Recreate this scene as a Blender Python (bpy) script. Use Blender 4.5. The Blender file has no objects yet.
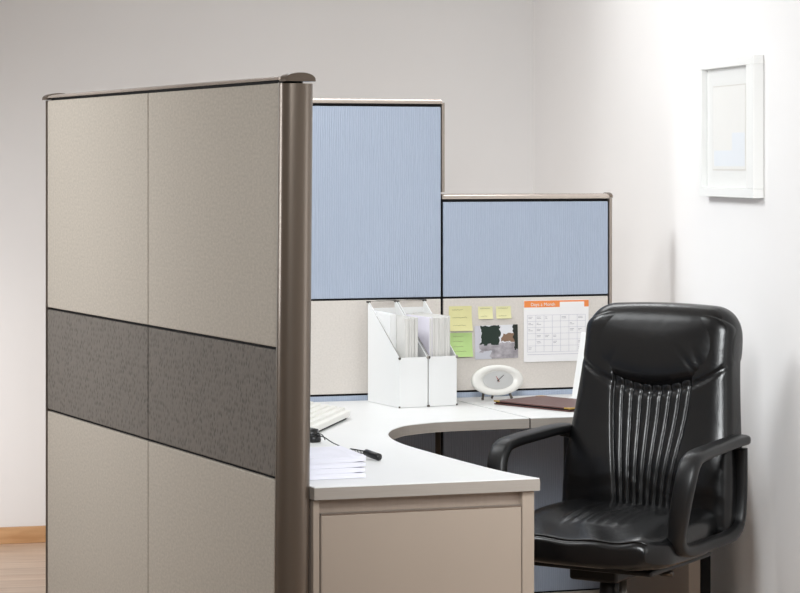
import bpy, bmesh, math, random
from mathutils import Vector, Matrix
random.seed(7)
SC = bpy.context.scene
COL = SC.collection
PI = math.pi

# ------------------------------------------------------------------ camera, world, lights, exposure
F, HZ, HC = 2300.0, 163.0, 1.515          # focal length in px, horizon row, camera height
cam_d = bpy.data.cameras.new('camera'); cam = bpy.data.objects.new('camera', cam_d); COL.objects.link(cam)
cam.location = (0, 0, HC); cam.rotation_euler = (PI/2, 0, 0)
cam_d.sensor_width = 36; cam_d.lens = F/800*36; cam_d.shift_y = -(296.5-HZ)/800
cam_d.clip_start = .05
SC.camera = cam
w = bpy.data.worlds.new('world'); SC.world = w; w.use_nodes = True
w.node_tree.nodes['Background'].inputs[0].default_value = (.95, .98, 1, 1)
w.node_tree.nodes['Background'].inputs[1].default_value = .2
SC.view_settings.view_transform = 'Standard'; SC.view_settings.look = 'None'
SC.view_settings.gamma = 1; SC.view_settings.use_curve_mapping = False
SC.view_settings.exposure = 0.0

def area(name, loc, target, sx, sy, power, col=(1, 1, 1), spread=180):
    d = bpy.data.lights.new(name, 'AREA'); d.shape = 'RECTANGLE'; d.size = sx; d.size_y = sy
    d.energy = power; d.color = col; d.spread = math.radians(spread)
    o = bpy.data.objects.new(name, d); COL.objects.link(o); o.location = loc
    o.rotation_euler = (Vector(target)-Vector(loc)).to_track_quat('-Z', 'Y').to_euler()
    return o
LIGHTS = [
 ('ceiling_light', (-.55, 6.6, 2.6), (-.35, 7.4, 1.0), .8, .5, 7, (.95, .985, 1), 130),
 ('left_ceiling_light', (-1.7, 5.7, 2.9), (.4, 6.6, .5), .6, .6, 3, (.96, .985, 1)),
 ('left_fill_light', (-2.9, 6.3, 1.5), (-.9, 6.7, 1.35), .8, 1.1, 17.9, (.97, .99, 1), 120),  # unseen area lamp added for the side partition face, no window built
 ('rear_left_light', (-2.5, 7.7, .7), (-1.7, 9.2, .55), .5, .9, 8.9, (.99, .99, 1), 110),
 ('right_fill_light', (1.36, 5.2, 1.15), (-.3, 5.5, 1.0), .45, 1.3, 4, (.97, .99, 1)),  # unseen area lamp added for the end post's highlight, no window built
 ('right_wall_fill', (.2, 4.0, 2.3), (1.15, 7.0, .45), .7, .7, 15, (.95, .985, 1), 90),  # unseen lamp added to brighten the right wall
 ('right_wall_far_fill', (-1.3, 7.2, 2.85), (1.05, 7.6, 1.3), .5, .8, 12.8, (.95, .985, 1), 100),  # unseen lamp on the left, added to lift the far right wall
 ('rear_ceiling_light', (.0, 8.6, 2.98), (.3, 6.4, .6), 1.6, .5, 8.5, (.96, .985, 1), 110),
 ('front_fill', (-.1, 2.6, 2.1), (.9, 6.3, .6), .7, .7, 4.8, (.96, .985, 1), 60),  # unseen fill lamp added from the camera side, for the drawer fronts
]
for L_ in LIGHTS: area(*L_)

# ------------------------------------------------------------------ unprojection helpers (photo measurements to metres)
def Pz(px, py, z):
    D = (HC-z)*F/(py-HZ); return Vector(((px-400)/F*D, D, z))
def Pwall(px, py, p0, d):
    k = (px-400)/F
    D = (p0[0]*d[1]-p0[1]*d[0])/(k*d[1]-d[0])
    return Vector((k*D, D, HC-(py-HZ)*D/F))

# ------------------------------------------------------------------ materials
MATS = {}
def srgb(r, g, b):
    f = lambda c: (c/255/12.92) if c/255 <= .04045 else ((c/255+.055)/1.055)**2.4
    return (f(r), f(g), f(b), 1)
def mat(name, rgb, rough=.5, metal=0, spec=.5, coat=0, var=0, vscale=20, bump=0, bscale=200, bdist=.001, stretch=(1, 1, 1), coords='Object'):
    if name in MATS: return MATS[name]
    m = bpy.data.materials.new(name); m.use_nodes = True; MATS[name] = m
    nt = m.node_tree; b = nt.nodes['Principled BSDF']
    b.inputs['Base Color'].default_value = srgb(*rgb); b.inputs['Roughness'].default_value = rough
    b.inputs['Metallic'].default_value = metal; b.inputs['Specular IOR Level'].default_value = spec
    b.inputs['Coat Weight'].default_value = coat
    tc = nt.nodes.new('ShaderNodeTexCoord'); mp = nt.nodes.new('ShaderNodeMapping')
    mp.inputs['Scale'].default_value = stretch; nt.links.new(tc.outputs[coords], mp.inputs[0])
    if var:
        n = nt.nodes.new('ShaderNodeTexNoise'); n.inputs['Scale'].default_value = vscale; n.inputs['Detail'].default_value = 6
        nt.links.new(mp.outputs[0], n.inputs['Vector'])
        r = nt.nodes.new('ShaderNodeValToRGB'); c = srgb(*rgb)
        r.color_ramp.elements[0].position = .3; r.color_ramp.elements[1].position = .7
        r.color_ramp.elements[0].color = [v*(1-var) for v in c[:3]]+[1]
        r.color_ramp.elements[1].color = [min(1, v*(1+var)) for v in c[:3]]+[1]
        nt.links.new(n.outputs['Fac'], r.inputs[0]); nt.links.new(r.outputs[0], b.inputs['Base Color'])
    if bump:
        n2 = nt.nodes.new('ShaderNodeTexNoise'); n2.inputs['Scale'].default_value = bscale; n2.inputs['Detail'].default_value = 4
        nt.links.new(mp.outputs[0], n2.inputs['Vector'])
        bp = nt.nodes.new('ShaderNodeBump'); bp.inputs['Strength'].default_value = bump; bp.inputs['Distance'].default_value = bdist
        nt.links.new(n2.outputs['Fac'], bp.inputs['Height']); nt.links.new(bp.outputs[0], b.inputs['Normal'])
    return m
M_wall = mat('wall_paint', (238, 236, 235), .75, spec=.25, var=.01, vscale=2, bump=.05, bscale=60)
M_ceil = mat('ceiling_paint', (240, 238, 235), .9)
M_cream = mat('cream_fabric', (188, 180, 169), .85, spec=.2, var=.10, vscale=90, bump=.6, bscale=420, bdist=.0015, stretch=(1, 1, 1.6))
M_tack = mat('tackboard_fabric', (214, 207, 200), .85, spec=.2, var=.05, vscale=160, bump=.4, bscale=500, bdist=.001)
M_trim = mat('taupe_metal', (158, 147, 138), .28, metal=.6, spec=.5, bump=.03, bscale=900, bdist=.0004)
M_post = mat('taupe_post_metal', (106, 94, 83), .31, metal=.5, coat=.2, spec=.6, bump=.05, bscale=900, bdist=.0003)
M_rail = mat('taupe_rail_metal', (190, 178, 168), .24, metal=.45, spec=.6)
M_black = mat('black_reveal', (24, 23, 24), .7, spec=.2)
M_lam = mat('white_laminate', (228, 228, 227), .38, spec=.4, var=.008, vscale=8)
M_edge = mat('taupe_edge_band', (158, 150, 142), .5, var=.04, vscale=60, stretch=(.2, .2, 6))
M_cab = mat('taupe_cabinet_paint', (164, 150, 137), .48, spec=.4, bump=.08, bscale=500, bdist=.0005, var=.015, vscale=6)
M_cabdark = mat('cabinet_recess', (160, 144, 131), .55, var=.03, vscale=15, stretch=(8, 1, .3))
M_base = mat('cream_base_rail', (205, 200, 188), .45)
M_wpaper = mat('white_card', (229, 229, 228), .6, spec=.3)
M_sheet = mat('lavender_paper', (232, 231, 240), .7, spec=.2, var=.05, vscale=30, stretch=(.3, .3, 60))
M_pages = mat('page_edges', (214, 212, 208), .75, spec=.2, var=.14, vscale=28, stretch=(22, .5, .3))
M_chrome = mat('brushed_nickel', (170, 165, 158), .3, metal=1)
M_dchrome = mat('dark_nickel', (90, 84, 78), .3, metal=1)
M_gold = mat('gold_corner', (200, 165, 95), .3, metal=1)
M_plastic = mat('black_plastic', (14, 14, 15), .40, spec=.36, bump=.15, bscale=700, bdist=.0003)
M_blackp = mat('black_gloss_plastic', (18, 18, 19), .35)
M_whitep = mat('white_plastic', (236, 234, 228), .35)
M_face = mat('clock_dial', (205, 205, 203), .4, metal=.2)
M_maroon = mat('maroon_leather', (92, 56, 52), .42, var=.06, vscale=60, bump=.15, bscale=300)
M_yel = mat('yellow_note', (218, 213, 160), .8, spec=.1, var=.02, vscale=40)
M_yel2 = mat('pale_yellow_note', (224, 220, 172), .8, spec=.1)
M_grn = mat('green_note', (184, 212, 142), .8, spec=.1, var=.02, vscale=40)
M_pencil = mat('pencil_line', (150, 150, 120), .8)
M_orange = mat('orange_print', (238, 140, 72), .6)
M_grid = mat('grey_print', (196, 194, 204), .7)
M_ink = mat('ink_print', (128, 126, 140), .7)
M_cal = mat('calendar_paper', (240, 238, 238), .6, var=.01)
M_red = mat('red_hand', (170, 60, 50), .5)
M_matb = mat('mat_board', (246, 246, 244), .8)
M_frame = mat('white_frame_lacquer', (238, 238, 236), .4)

def leather():
    m = mat('black_leather', (8, 8, 9), .27, spec=.38, coat=.05)
    nt = m.node_tree; b = nt.nodes['Principled BSDF']
    tc = nt.nodes.new('ShaderNodeTexCoord')
    v = nt.nodes.new('ShaderNodeTexVoronoi'); v.inputs['Scale'].default_value = 260; nt.links.new(tc.outputs['Object'], v.inputs['Vector'])
    n = nt.nodes.new('ShaderNodeTexNoise'); n.inputs['Scale'].default_value = 13; n.inputs['Detail'].default_value = 5; n.inputs['Distortion'].default_value = 1.2
    nt.links.new(tc.outputs['Object'], n.inputs['Vector'])
    b1 = nt.nodes.new('ShaderNodeBump'); b1.inputs['Strength'].default_value = .5; b1.inputs['Distance'].default_value = .0024
    nt.links.new(n.outputs['Fac'], b1.inputs['Height'])
    b2 = nt.nodes.new('ShaderNodeBump'); b2.inputs['Strength'].default_value = .25; b2.inputs['Distance'].default_value = .0006
    nt.links.new(v.outputs['Distance'], b2.inputs['Height']); nt.links.new(b1.outputs[0], b2.inputs['Normal'])
    nt.links.new(b2.outputs[0], b.inputs['Normal'])
    return m
M_leather = leather()

def wavy_blue():
    m = mat('blue_woven_fabric', (172, 189, 211), .85, spec=.15)
    nt = m.node_tree; b = nt.nodes['Principled BSDF']
    tc = nt.nodes.new('ShaderNodeTexCoord'); mp = nt.nodes.new('ShaderNodeMapping'); mp.inputs['Scale'].default_value = (1, 1, .12)
    nt.links.new(tc.outputs['Object'], mp.inputs[0])
    wv = nt.nodes.new('ShaderNodeTexWave'); wv.bands_direction = 'X'; wv.inputs['Scale'].default_value = 42
    wv.inputs['Distortion'].default_value = 5; wv.inputs['Detail'].default_value = 3; wv.inputs['Detail Scale'].default_value = 2.2
    nt.links.new(mp.outputs[0], wv.inputs['Vector'])
    r = nt.nodes.new('ShaderNodeValToRGB')
    r.color_ramp.elements[0].color = srgb(166, 177, 195); r.color_ramp.elements[1].color = srgb(175, 185, 202)
    nt.links.new(wv.outputs['Fac'], r.inputs[0]); nt.links.new(r.outputs[0], b.inputs['Base Color'])
    bp = nt.nodes.new('ShaderNodeBump'); bp.inputs['Strength'].default_value = .5; bp.inputs['Distance'].default_value = .001
    nt.links.new(wv.outputs['Fac'], bp.inputs['Height']); nt.links.new(bp.outputs[0], b.inputs['Normal'])
    return m
M_blue = wavy_blue()

def dimple_grey():
    m = mat('dimpled_grey_fabric', (116, 111, 106), .8, spec=.25)
    nt = m.node_tree; b = nt.nodes['Principled BSDF']
    tc = nt.nodes.new('ShaderNodeTexCoord'); mp = nt.nodes.new('ShaderNodeMapping'); mp.inputs['Scale'].default_value = (1, 1, .62)
    nt.links.new(tc.outputs['Object'], mp.inputs[0])
    v = nt.nodes.new('ShaderNodeTexVoronoi'); v.inputs['Scale'].default_value = 105; v.inputs['Randomness'].default_value = .7; nt.links.new(mp.outputs[0], v.inputs['Vector'])
    r = nt.nodes.new('ShaderNodeValToRGB'); r.color_ramp.elements[0].position = .1; r.color_ramp.elements[1].position = .55
    r.color_ramp.elements[0].color = srgb(92, 88, 83); r.color_ramp.elements[1].color = srgb(122, 116, 110)
    nt.links.new(v.outputs['Distance'], r.inputs[0]); nt.links.new(r.outputs[0], b.inputs['Base Color'])
    bp = nt.nodes.new('ShaderNodeBump'); bp.inputs['Strength'].default_value = .7; bp.inputs['Distance'].default_value = .002
    nt.links.new(v.outputs['Distance'], bp.inputs['Height']); nt.links.new(bp.outputs[0], b.inputs['Normal'])
    return m
M_grey = dimple_grey()

def wood(name, c1, c2, ang, plank):
    m = mat(name, c1, .38, spec=.4)
    nt = m.node_tree; b = nt.nodes['Principled BSDF']
    tc = nt.nodes.new('ShaderNodeTexCoord'); rot = nt.nodes.new('ShaderNodeMapping'); rot.inputs['Rotation'].default_value = (0, 0, ang)
    nt.links.new(tc.outputs['Object'], rot.inputs[0])
    mp = nt.nodes.new('ShaderNodeMapping'); mp.inputs['Scale'].default_value = (1.2, 14, 14)
    nt.links.new(rot.outputs[0], mp.inputs[0])
    n = nt.nodes.new('ShaderNodeTexNoise'); n.inputs['Scale'].default_value = 2.2; n.inputs['Detail'].default_value = 8; n.inputs['Distortion'].default_value = .6
    nt.links.new(mp.outputs[0], n.inputs['Vector'])
    r = nt.nodes.new('ShaderNodeValToRGB'); r.color_ramp.elements[0].position = .3; r.color_ramp.elements[1].position = .7
    r.color_ramp.elements[0].color = srgb(*c2); r.color_ramp.elements[1].color = srgb(*c1)
    nt.links.new(n.outputs['Fac'], r.inputs[0]); out = r.outputs[0]
    if plank:
        br = nt.nodes.new('ShaderNodeTexBrick'); br.inputs['Scale'].default_value = 1; br.inputs['Brick Width'].default_value = 1.3
        br.inputs['Row Height'].default_value = .13; br.inputs['Mortar Size'].default_value = .0015
        br.inputs['Color1'].default_value = (.86, .86, .86, 1); br.inputs['Color2'].default_value = (1, 1, 1, 1); br.inputs['Mortar'].default_value = (.45, .4, .35, 1)
        nt.links.new(rot.outputs[0], br.inputs['Vector'])
        mx = nt.nodes.new('ShaderNodeMixRGB'); mx.blend_type = 'MULTIPLY'; mx.inputs[0].default_value = 1
        nt.links.new(out, mx.inputs[1]); nt.links.new(br.outputs[0], mx.inputs[2]); out = mx.outputs[0]
    nt.links.new(out, b.inputs['Base Color'])
    return m
M_floor = wood('laminate_floor', (226, 203, 181), (202, 172, 148), -math.radians(10), True)
M_skirt = wood('oak_skirting', (214, 172, 130), (188, 142, 98), -math.radians(10), False)

def pane_mat():
    m = bpy.data.materials.new('picture_glass'); m.use_nodes = True; nt = m.node_tree
    nt.nodes.remove(nt.nodes['Principled BSDF'])
    t = nt.nodes.new('ShaderNodeBsdfTransparent'); g = nt.nodes.new('ShaderNodeBsdfGlossy'); g.inputs['Roughness'].default_value = .03
    mx = nt.nodes.new('ShaderNodeMixShader'); mx.inputs[0].default_value = .09
    nt.links.new(t.outputs[0], mx.inputs[1]); nt.links.new(g.outputs[0], mx.inputs[2])
    nt.links.new(mx.outputs[0], nt.nodes['Material Output'].inputs[0]); return m
M_pane = pane_mat()

def photo_mat():
    """a landscape snapshot: dark trees, pale sky, brown building, wet grey pavement"""
    m = bpy.data.materials.new('snapshot_print'); m.use_nodes = True; nt = m.node_tree; b = nt.nodes['Principled BSDF']
    b.inputs['Roughness'].default_value = .35
    tc = nt.nodes.new('ShaderNodeTexCoord'); sp = nt.nodes.new('ShaderNodeSeparateXYZ')
    nz = nt.nodes.new('ShaderNodeTexNoise'); nz.inputs['Scale'].default_value = 6; nz.inputs['Detail'].default_value = 6
    nt.links.new(tc.outputs['Generated'], nz.inputs['Vector'])
    ad = nt.nodes.new('ShaderNodeVectorMath'); ad.operation = 'MULTIPLY_ADD'
    ad.inputs[1].default_value = (.26, .26, .26); nt.links.new(nz.outputs['Color'], ad.inputs[0]); nt.links.new(tc.outputs['Generated'], ad.inputs[2])
    nt.links.new(ad.outputs[0], sp.inputs[0])
    def math_(op, a, bv):
        n = nt.nodes.new('ShaderNodeMath'); n.operation = op
        for i, q in enumerate((a, bv)):
            if isinstance(q, (int, float)): n.inputs[i].default_value = q
            else: nt.links.new(q, n.inputs[i])
        return n.outputs[0]
    x, z = sp.outputs['X'], sp.outputs['Z']
    def rect(x0, x1, z0, z1):
        r = math_('MULTIPLY', math_('GREATER_THAN', x, x0), math_('LESS_THAN', x, x1))
        return math_('MULTIPLY', r, math_('MULTIPLY', math_('GREATER_THAN', z, z0), math_('LESS_THAN', z, z1)))
    def mix(f, c1, c2):
        n = nt.nodes.new('ShaderNodeMixRGB')
        nt.links.new(f, n.inputs[0])
        for i, q in ((1, c1), (2, c2)):
            if isinstance(q, tuple): n.inputs[i].default_value = q
            else: nt.links.new(q, n.inputs[i])
        return n.outputs[0]
    ground = mix(nz.outputs['Fac'], srgb(30, 24, 28), srgb(225, 218, 224))
    c = mix(math_('GREATER_THAN', z, .60), ground, srgb(226, 226, 230))
    c = mix(rect(.27, .70, .56, 1.12), c, srgb(38, 52, 44))
    c = mix(rect(.76, 1.04, .62, .88), c, srgb(140, 112, 92))
    c = mix(rect(1.04, 1.5, .4, 1.4), c, srgb(34, 40, 34))
    c = mix(rect(-.1, .25, .3, 1.4), c, srgb(206, 204, 212))
    c = mix(rect(-.1, .5, -.1, .34), c, srgb(200, 200, 208))
    nt.links.new(c, b.inputs['Base Color']); return m
M_photo = photo_mat()

# ------------------------------------------------------------------ object helpers
def link(name, bm, m, parent=None, smooth=False, bevel=0, seg=2, angle=35):
    me = bpy.data.meshes.new(name); bmesh.ops.recalc_face_normals(bm, faces=bm.faces); bm.to_mesh(me); bm.free()
    o = bpy.data.objects.new(name, me); COL.objects.link(o)
    if m: me.materials.append(m)
    if smooth:
        for p in me.polygons: p.use_smooth = True
    if bevel:
        md = o.modifiers.new('bevel', 'BEVEL'); md.width = bevel; md.segments = seg; md.limit_method = 'ANGLE'; md.angle_limit = math.radians(angle)
    if parent: o.parent = parent
    return o
def tag(o, label, cat, group=None):
    o['label'] = label; o['category'] = cat
    if group: o['group'] = group
    return o
def thing(name, label, cat, loc=(0, 0, 0), rz=0, group=None, rot=None):
    o = bpy.data.objects.new(name, None); COL.objects.link(o); o.location = loc
    o.rotation_euler = rot if rot else (0, 0, rz); o.empty_display_size = .05
    return tag(o, label, cat, group)
def struct(o): o['kind'] = 'structure'; return o
def box(bm, x0, x1, y0, y1, z0, z1):
    vs = [bm.verts.new((x, y, z)) for z in (z0, z1) for x, y in ((x0, y0), (x1, y0), (x1, y1), (x0, y1))]
    for f in ((0, 3, 2, 1), (4, 5, 6, 7), (0, 1, 5, 4), (1, 2, 6, 5), (2, 3, 7, 6), (3, 0, 4, 7)):
        bm.faces.new([vs[i] for i in f])
def prism(bm, poly, z0, z1):
    a = [bm.verts.new((p[0], p[1], z0)) for p in poly]; b = [bm.verts.new((p[0], p[1], z1)) for p in poly]
    n = len(poly); bm.faces.new(a[::-1]); bm.faces.new(b)
    for i in range(n): bm.faces.new((a[i], a[(i+1) % n], b[(i+1) % n], b[i]))
def extrude_x(bm, prof, x0, x1):
    """profile of (y, z) points extruded along x"""
    a = [bm.verts.new((x0, p[0], p[1])) for p in prof]; b = [bm.verts.new((x1, p[0], p[1])) for p in prof]
    n = len(prof); bm.faces.new(a[::-1]); bm.faces.new(b)
    for i in range(n): bm.faces.new((a[i], a[(i+1) % n], b[(i+1) % n], b[i]))
def Bx(name, dims, m, parent=None, bevel=0, **k):
    bm = bmesh.new(); box(bm, *dims); return link(name, bm, m, parent, bevel=bevel, **k)
def tube(bm, pts, r, n=10, closed=False):
    pts = [Vector(p) for p in pts]; rings = []
    N = len(pts); up = Vector((0, 0, 1)); prev = None
    for i, p in enumerate(pts):
        if closed: t = pts[(i+1) % N]-pts[i-1]
        else: t = pts[min(i+1, N-1)]-pts[max(i-1, 0)]
        t.normalize()
        if prev is None:
            a = t.cross(up)
            if a.length < .1: a = t.cross(Vector((1, 0, 0)))
        else: a = prev-t*prev.dot(t)
        a.normalize(); prev = a; b = t.cross(a)
        rr = r[i] if isinstance(r, (list, tuple)) else r
        rings.append([bm.verts.new(p+(a*math.cos(2*PI*j/n)+b*math.sin(2*PI*j/n))*rr) for j in range(n)])
    for i in range(N if closed else N-1):
        A, B = rings[i], rings[(i+1) % N]
        for j in range(n): bm.faces.new((A[j], A[(j+1) % n], B[(j+1) % n], B[j]))
    if not closed: bm.faces.new(rings[0][::-1]); bm.faces.new(rings[-1])
def lathe(bm, prof, n=32, c=(0, 0)):
    """profile of (r, z) revolved around z"""
    rings = []
    for r, z in prof:
        if r < 1e-6: rings.append([bm.verts.new((c[0], c[1], z))])
        else: rings.append([bm.verts.new((c[0]+r*math.cos(2*PI*j/n), c[1]+r*math.sin(2*PI*j/n), z)) for j in range(n)])
    for A, B in zip(rings, rings[1:]):
        for j in range(n):
            k = (j+1) % n
            if len(A) == 1 and len(B) == 1: continue
            if len(A) == 1: bm.faces.new((A[0], B[j], B[k]))
            elif len(B) == 1: bm.faces.new((A[j], A[k], B[0]))
            else: bm.faces.new((A[j], A[k], B[k], B[j]))
    for R in (rings[0], rings[-1]):
        if len(R) > 1: bm.faces.new(R)
def cluster(q, p=1.7): return math.copysign(1-(1-abs(q))**p, q)
def pillow(bm, na, nb, front, back):
    """closed shell: two grids over (a, b) in [-1, 1] that meet along the border"""
    V = [[None]*(nb+1) for _ in range(na+1)], [[None]*(nb+1) for _ in range(na+1)]
    for i in range(na+1):
        for j in range(nb+1):
            a = cluster(-1+2*i/na); b = cluster(-1+2*j/nb)
            rim = i in (0, na) or j in (0, nb)
            v = bm.verts.new(front(a, b)); V[0][i][j] = v
            V[1][i][j] = v if rim else bm.verts.new(back(a, b))
    for s in (0, 1):
        for i in range(na):
            for j in range(nb):
                q = (V[s][i][j], V[s][i+1][j], V[s][i+1][j+1], V[s][i][j+1])
                bm.faces.new(q if s else q[::-1])
    bmesh.ops.remove_doubles(bm, verts=bm.verts, dist=1e-5)

# ------------------------------------------------------------------ the room
ANG, ANGR = math.radians(14), math.radians(11.5)
ra, rb = Vector((math.cos(ANG), math.sin(ANG))), Vector((math.sin(ANGR), -math.cos(ANGR)))
CORNER = Vector((.561, 9.69))
RW, RL, RH = 5.6, 11.2, 3.1
def room_xy(s, t): p = CORNER-ra*s+rb*t; return (p.x, p.y)       # s to the left along the back wall, t towards the camera
bm = bmesh.new(); prism(bm, [room_xy(0, 0), room_xy(RW, 0), room_xy(RW, RL), room_xy(0, RL)], -.1, 0); struct(link('floor', bm, M_floor))
bm = bmesh.new(); prism(bm, [room_xy(-.1, -.1), room_xy(RW+.1, -.1), room_xy(RW+.1, 0), room_xy(-.1, 0)], 0, RH); struct(link('wall_back', bm, M_wall))
bm = bmesh.new(); prism(bm, [room_xy(0, 0), room_xy(0, RL), room_xy(-.1, RL), room_xy(-.1, 0)], 0, RH); struct(link('wall_right', bm, M_wall))
bm = bmesh.new(); prism(bm, [room_xy(RW, 0), room_xy(RW, RL), room_xy(RW+.1, RL), room_xy(RW+.1, 0)], 0, RH); struct(link('wall_left', bm, M_wall))
bm = bmesh.new(); prism(bm, [room_xy(-.1, -.1), room_xy(RW+.1, -.1), room_xy(RW+.1, RL), room_xy(-.1, RL)], RH, RH+.1); struct(link('ceiling', bm, M_ceil))
bm = bmesh.new(); prism(bm, [room_xy(.0, 0), room_xy(RW, 0), room_xy(RW, .016), room_xy(.0, .016)], 0, .066); struct(link('baseboard_back', bm, M_skirt, bevel=.003))
bm = bmesh.new(); prism(bm, [room_xy(0, .016), room_xy(0, RL), room_xy(.016, RL), room_xy(.016, .016)], 0, .066); struct(link('baseboard_right', bm, M_skirt, bevel=.003))

# ------------------------------------------------------------------ partitions
def arch(half, h, z, n=14, yc=0):
    return [(yc+half*math.cos(PI*k/n), z+h*math.sin(PI*k/n)**.8) for k in range(n+1)]
ZT, ZS1, ZS2 = 1.7085, 1.070, .759        # top of tall panels, band lines
# side partition: far end -> near end, outer face towards -y
sd = Vector((-.294, 5.5))-Vector((-1.082, 7.05)); SL = sd.length; sd /= SL
side = thing('cubicle_partition', 'tall cream fabric partition with a dark grey middle band and taupe end post, in the left foreground', 'partition', (-1.082, 7.05, 0), math.atan2(sd.y, sd.x))
TH = .075
G = .0034
Bx('core', (0.004, SL-.004, .012, TH-.012, .02, ZT+.0045), M_black, side)
half = SL*.5
for (a, b) in ((.004, half-.0021), (half+.0021, SL-.004)):
    for (z0, z1, mt) in ((.09, ZS2-G, M_cream), (ZS2+G, ZS1-G, M_grey), (ZS1+G, ZT-.0025, M_cream)):
        Bx('fabric_panel', (a, b, 0, .0125, z0, z1), mt, side, bevel=.003)
        Bx('inner_panel', (a, b, TH-.0125, TH, z0, z1), M_tack if mt == M_cream else M_blue, side, bevel=.003)
Bx('base_rail', (0, SL, .002, TH-.002, .015, .085), M_base, side, bevel=.003)
for (a, b) in ((.012, half-.0015), (half+.0015, SL+.002)):
    bm = bmesh.new(); extrude_x(bm, arch(TH/2+.003, .012, ZT+.005, yc=TH/2), a, b); link('top_rail', bm, M_rail, side, smooth=True)
    o = side.children[-1]; o.data.shade_smooth() if False else None
# near end post, rounded outwards, with domed cap
def post_profile(x0, half, d, yc, n=20):
    pts = [(x0, yc+half), ]
    for k in range(n+1):
        a = PI/2-PI*k/n
        s = math.copysign(abs(math.sin(a))**.9, a); c = math.cos(a)**.8 if math.cos(a) > 1e-9 else 0
        pts.append((x0+.006+d*c, yc+half*s))
    pts.append((x0, yc-half)); return pts
bm = bmesh.new(); prism(bm, post_profile(SL+.004, TH/2+.004, .034, TH/2), 0, ZT-.004); o = link('end_post', bm, M_post, side, smooth=True)
bm = bmesh.new(); box(bm, SL-.001, SL+.0035, .002, TH-.002, .0, ZT-.003); link('post_reveal', bm, M_black, side)
Bx('edge_strip', (SL+.0028, SL+.0078, -.0045, .004, .01, ZT-.002), M_chrome, side)
def cap(parent, x0, x1, yc, half, z):
    bm = bmesh.new(); prof = arch(half, .019, z, n=16, yc=yc); prof = [(yc+half, z-.002)]+prof+[(yc-half, z-.002)]
    extrude_x(bm, prof, x0, x1); return link('post_cap', bm, M_post, parent, smooth=True)
cap(side, SL+.001, SL+.042, TH/2, TH/2+.001, ZT+.003)
bm = bmesh.new(); prism(bm, [(-.004, -.003), (-.004, TH+.003), (-.022, TH-.008), (-.03, TH/2), (-.022, .008)], 0, ZT-.002); link('end_post', bm, M_trim, side)
cap(side, -.03, .011, TH/2, TH/2+.006, ZT+.002)

# the near end stands very slightly out of plumb
for o in side.children:
    for vv in o.data.vertices:
        if vv.co.x > SL-.012: vv.co.x += .019*(vv.co.z-1.3)+.006
def smooth_by_angle(o, deg=40):
    me = o.data
    bm = bmesh.new(); bm.from_mesh(me)
    for e in bm.edges:
        if len(e.link_faces) == 2 and e.calc_face_angle(0) > math.radians(deg): e.smooth = False
    bm.to_mesh(me); bm.free()
for o in side.children:
    if o.name.startswith(('top_rail', 'end_post', 'post_cap')): smooth_by_angle(o)

# back partitions: front face line through BP with direction u
u = Vector((.958, .2862)).normalized(); BP = Vector((.1386, 7.59)); UA = math.atan2(u.y, u.x)
v = Vector((u.y, -u.x))                                   # towards the camera
def back_partition(x_left, x_right, ztop, name, label, fs):
    L = x_right-x_left
    p = BP+u*x_left
    t = thing(name, label, 'partition', (p.x, p.y, 0), UA); B = .07
    Bx('core', (.003, L-.003, .01, B-.01, .02, ztop-.0003), M_black, t)
    for (z0, z1, mt) in ((.082, ZS2-G, M_blue), (ZS2+G, ZS1-G, M_tack), (ZS1+G, ztop-.010, M_blue)):
        Bx('fabric_panel', (.004, L-.004, 0, .011, z0, z1), mt, t, bevel=.002)
        Bx('rear_panel', (.004, L-.004, B-.011, B, z0, z1), M_cream, t, bevel=.002)
    Bx('base_rail', (.002, L-.002, .001, B-.001, .0, .076), M_base, t, bevel=.003)
    bm = bmesh.new(); extrude_x(bm, arch(B/2+.001, .017, ztop, yc=B/2), .0, L+.001); o = link('top_rail', bm, M_rail, t, smooth=True); smooth_by_angle(o)
    return t, L, B
XL = -1.235
x613 = (Pwall(613.5, 200, BP, u).xy-BP).dot(u)
tall, L, B = back_partition(XL, 0, 1.710, 'cubicle_partition', 'tall back partition with the big pale blue panel above the magazine files', 0)
bm = bmesh.new(); prism(bm, [(L+.0005, .004), (L+.011, .006), (L+.0125, B/2), (L+.011, B-.006), (L+.0005, B-.004)], 1.4185, 1.714); link('end_trim', bm, M_trim, tall)
low, L, B = back_partition(.0015, x613-.016, 1.396, 'cubicle_partition', 'lower back partition with blue panel, holding the calendar and notes, right of the taller one', 0)
bm = bmesh.new(); prism(bm, post_profile(L+.001, B/2+.001, .009, B/2, 10), 0, 1.398); o = link('end_post', bm, M_trim, low, smooth=True); smooth_by_angle(o)
bm = bmesh.new(); extrude_x(bm, arch(B/2+.0015, .017, 1.3985, yc=B/2), L+.001, L+.0135); link('post_cap', bm, M_post, low)
# the rail between the two heights belongs to the corner where both meet the side partition
# ------------------------------------------------------------------ worktops
ZD, TD = .74, .031
def ring_band(name, poly, parent, z0, z1, m, off=.0008):
    bm = bmesh.new(); n = len(poly); rows = []
    for i in range(n):
        p0, p1, p2 = Vector(poly[i-1]), Vector(poly[i]), Vector(poly[(i+1) % n])
        a = (p1-p0).normalized(); b = (p2-p1).normalized(); na = Vector((a.y, -a.x)); nb = Vector((b.y, -b.x))
        d = (na+nb); d.normalize(); k = off/max(.3, d.dot(na)); rows.append((p1-d*.003, p1+d*k))
    lo_i = [bm.verts.new((*r[0], z0)) for r in rows]; lo = [bm.verts.new((*r[1], z0)) for r in rows]
    hi = [bm.verts.new((*r[1], z1)) for r in rows]; hi_i = [bm.verts.new((*r[0], z1)) for r in rows]
    for i in range(n):
        j = (i+1) % n
        for A, B_ in ((lo_i, lo), (lo, hi), (hi, hi_i), (hi_i, lo_i)): bm.faces.new((A[i], A[j], B_[j], B_[i]))
    return link(name, bm, m, parent)
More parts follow.
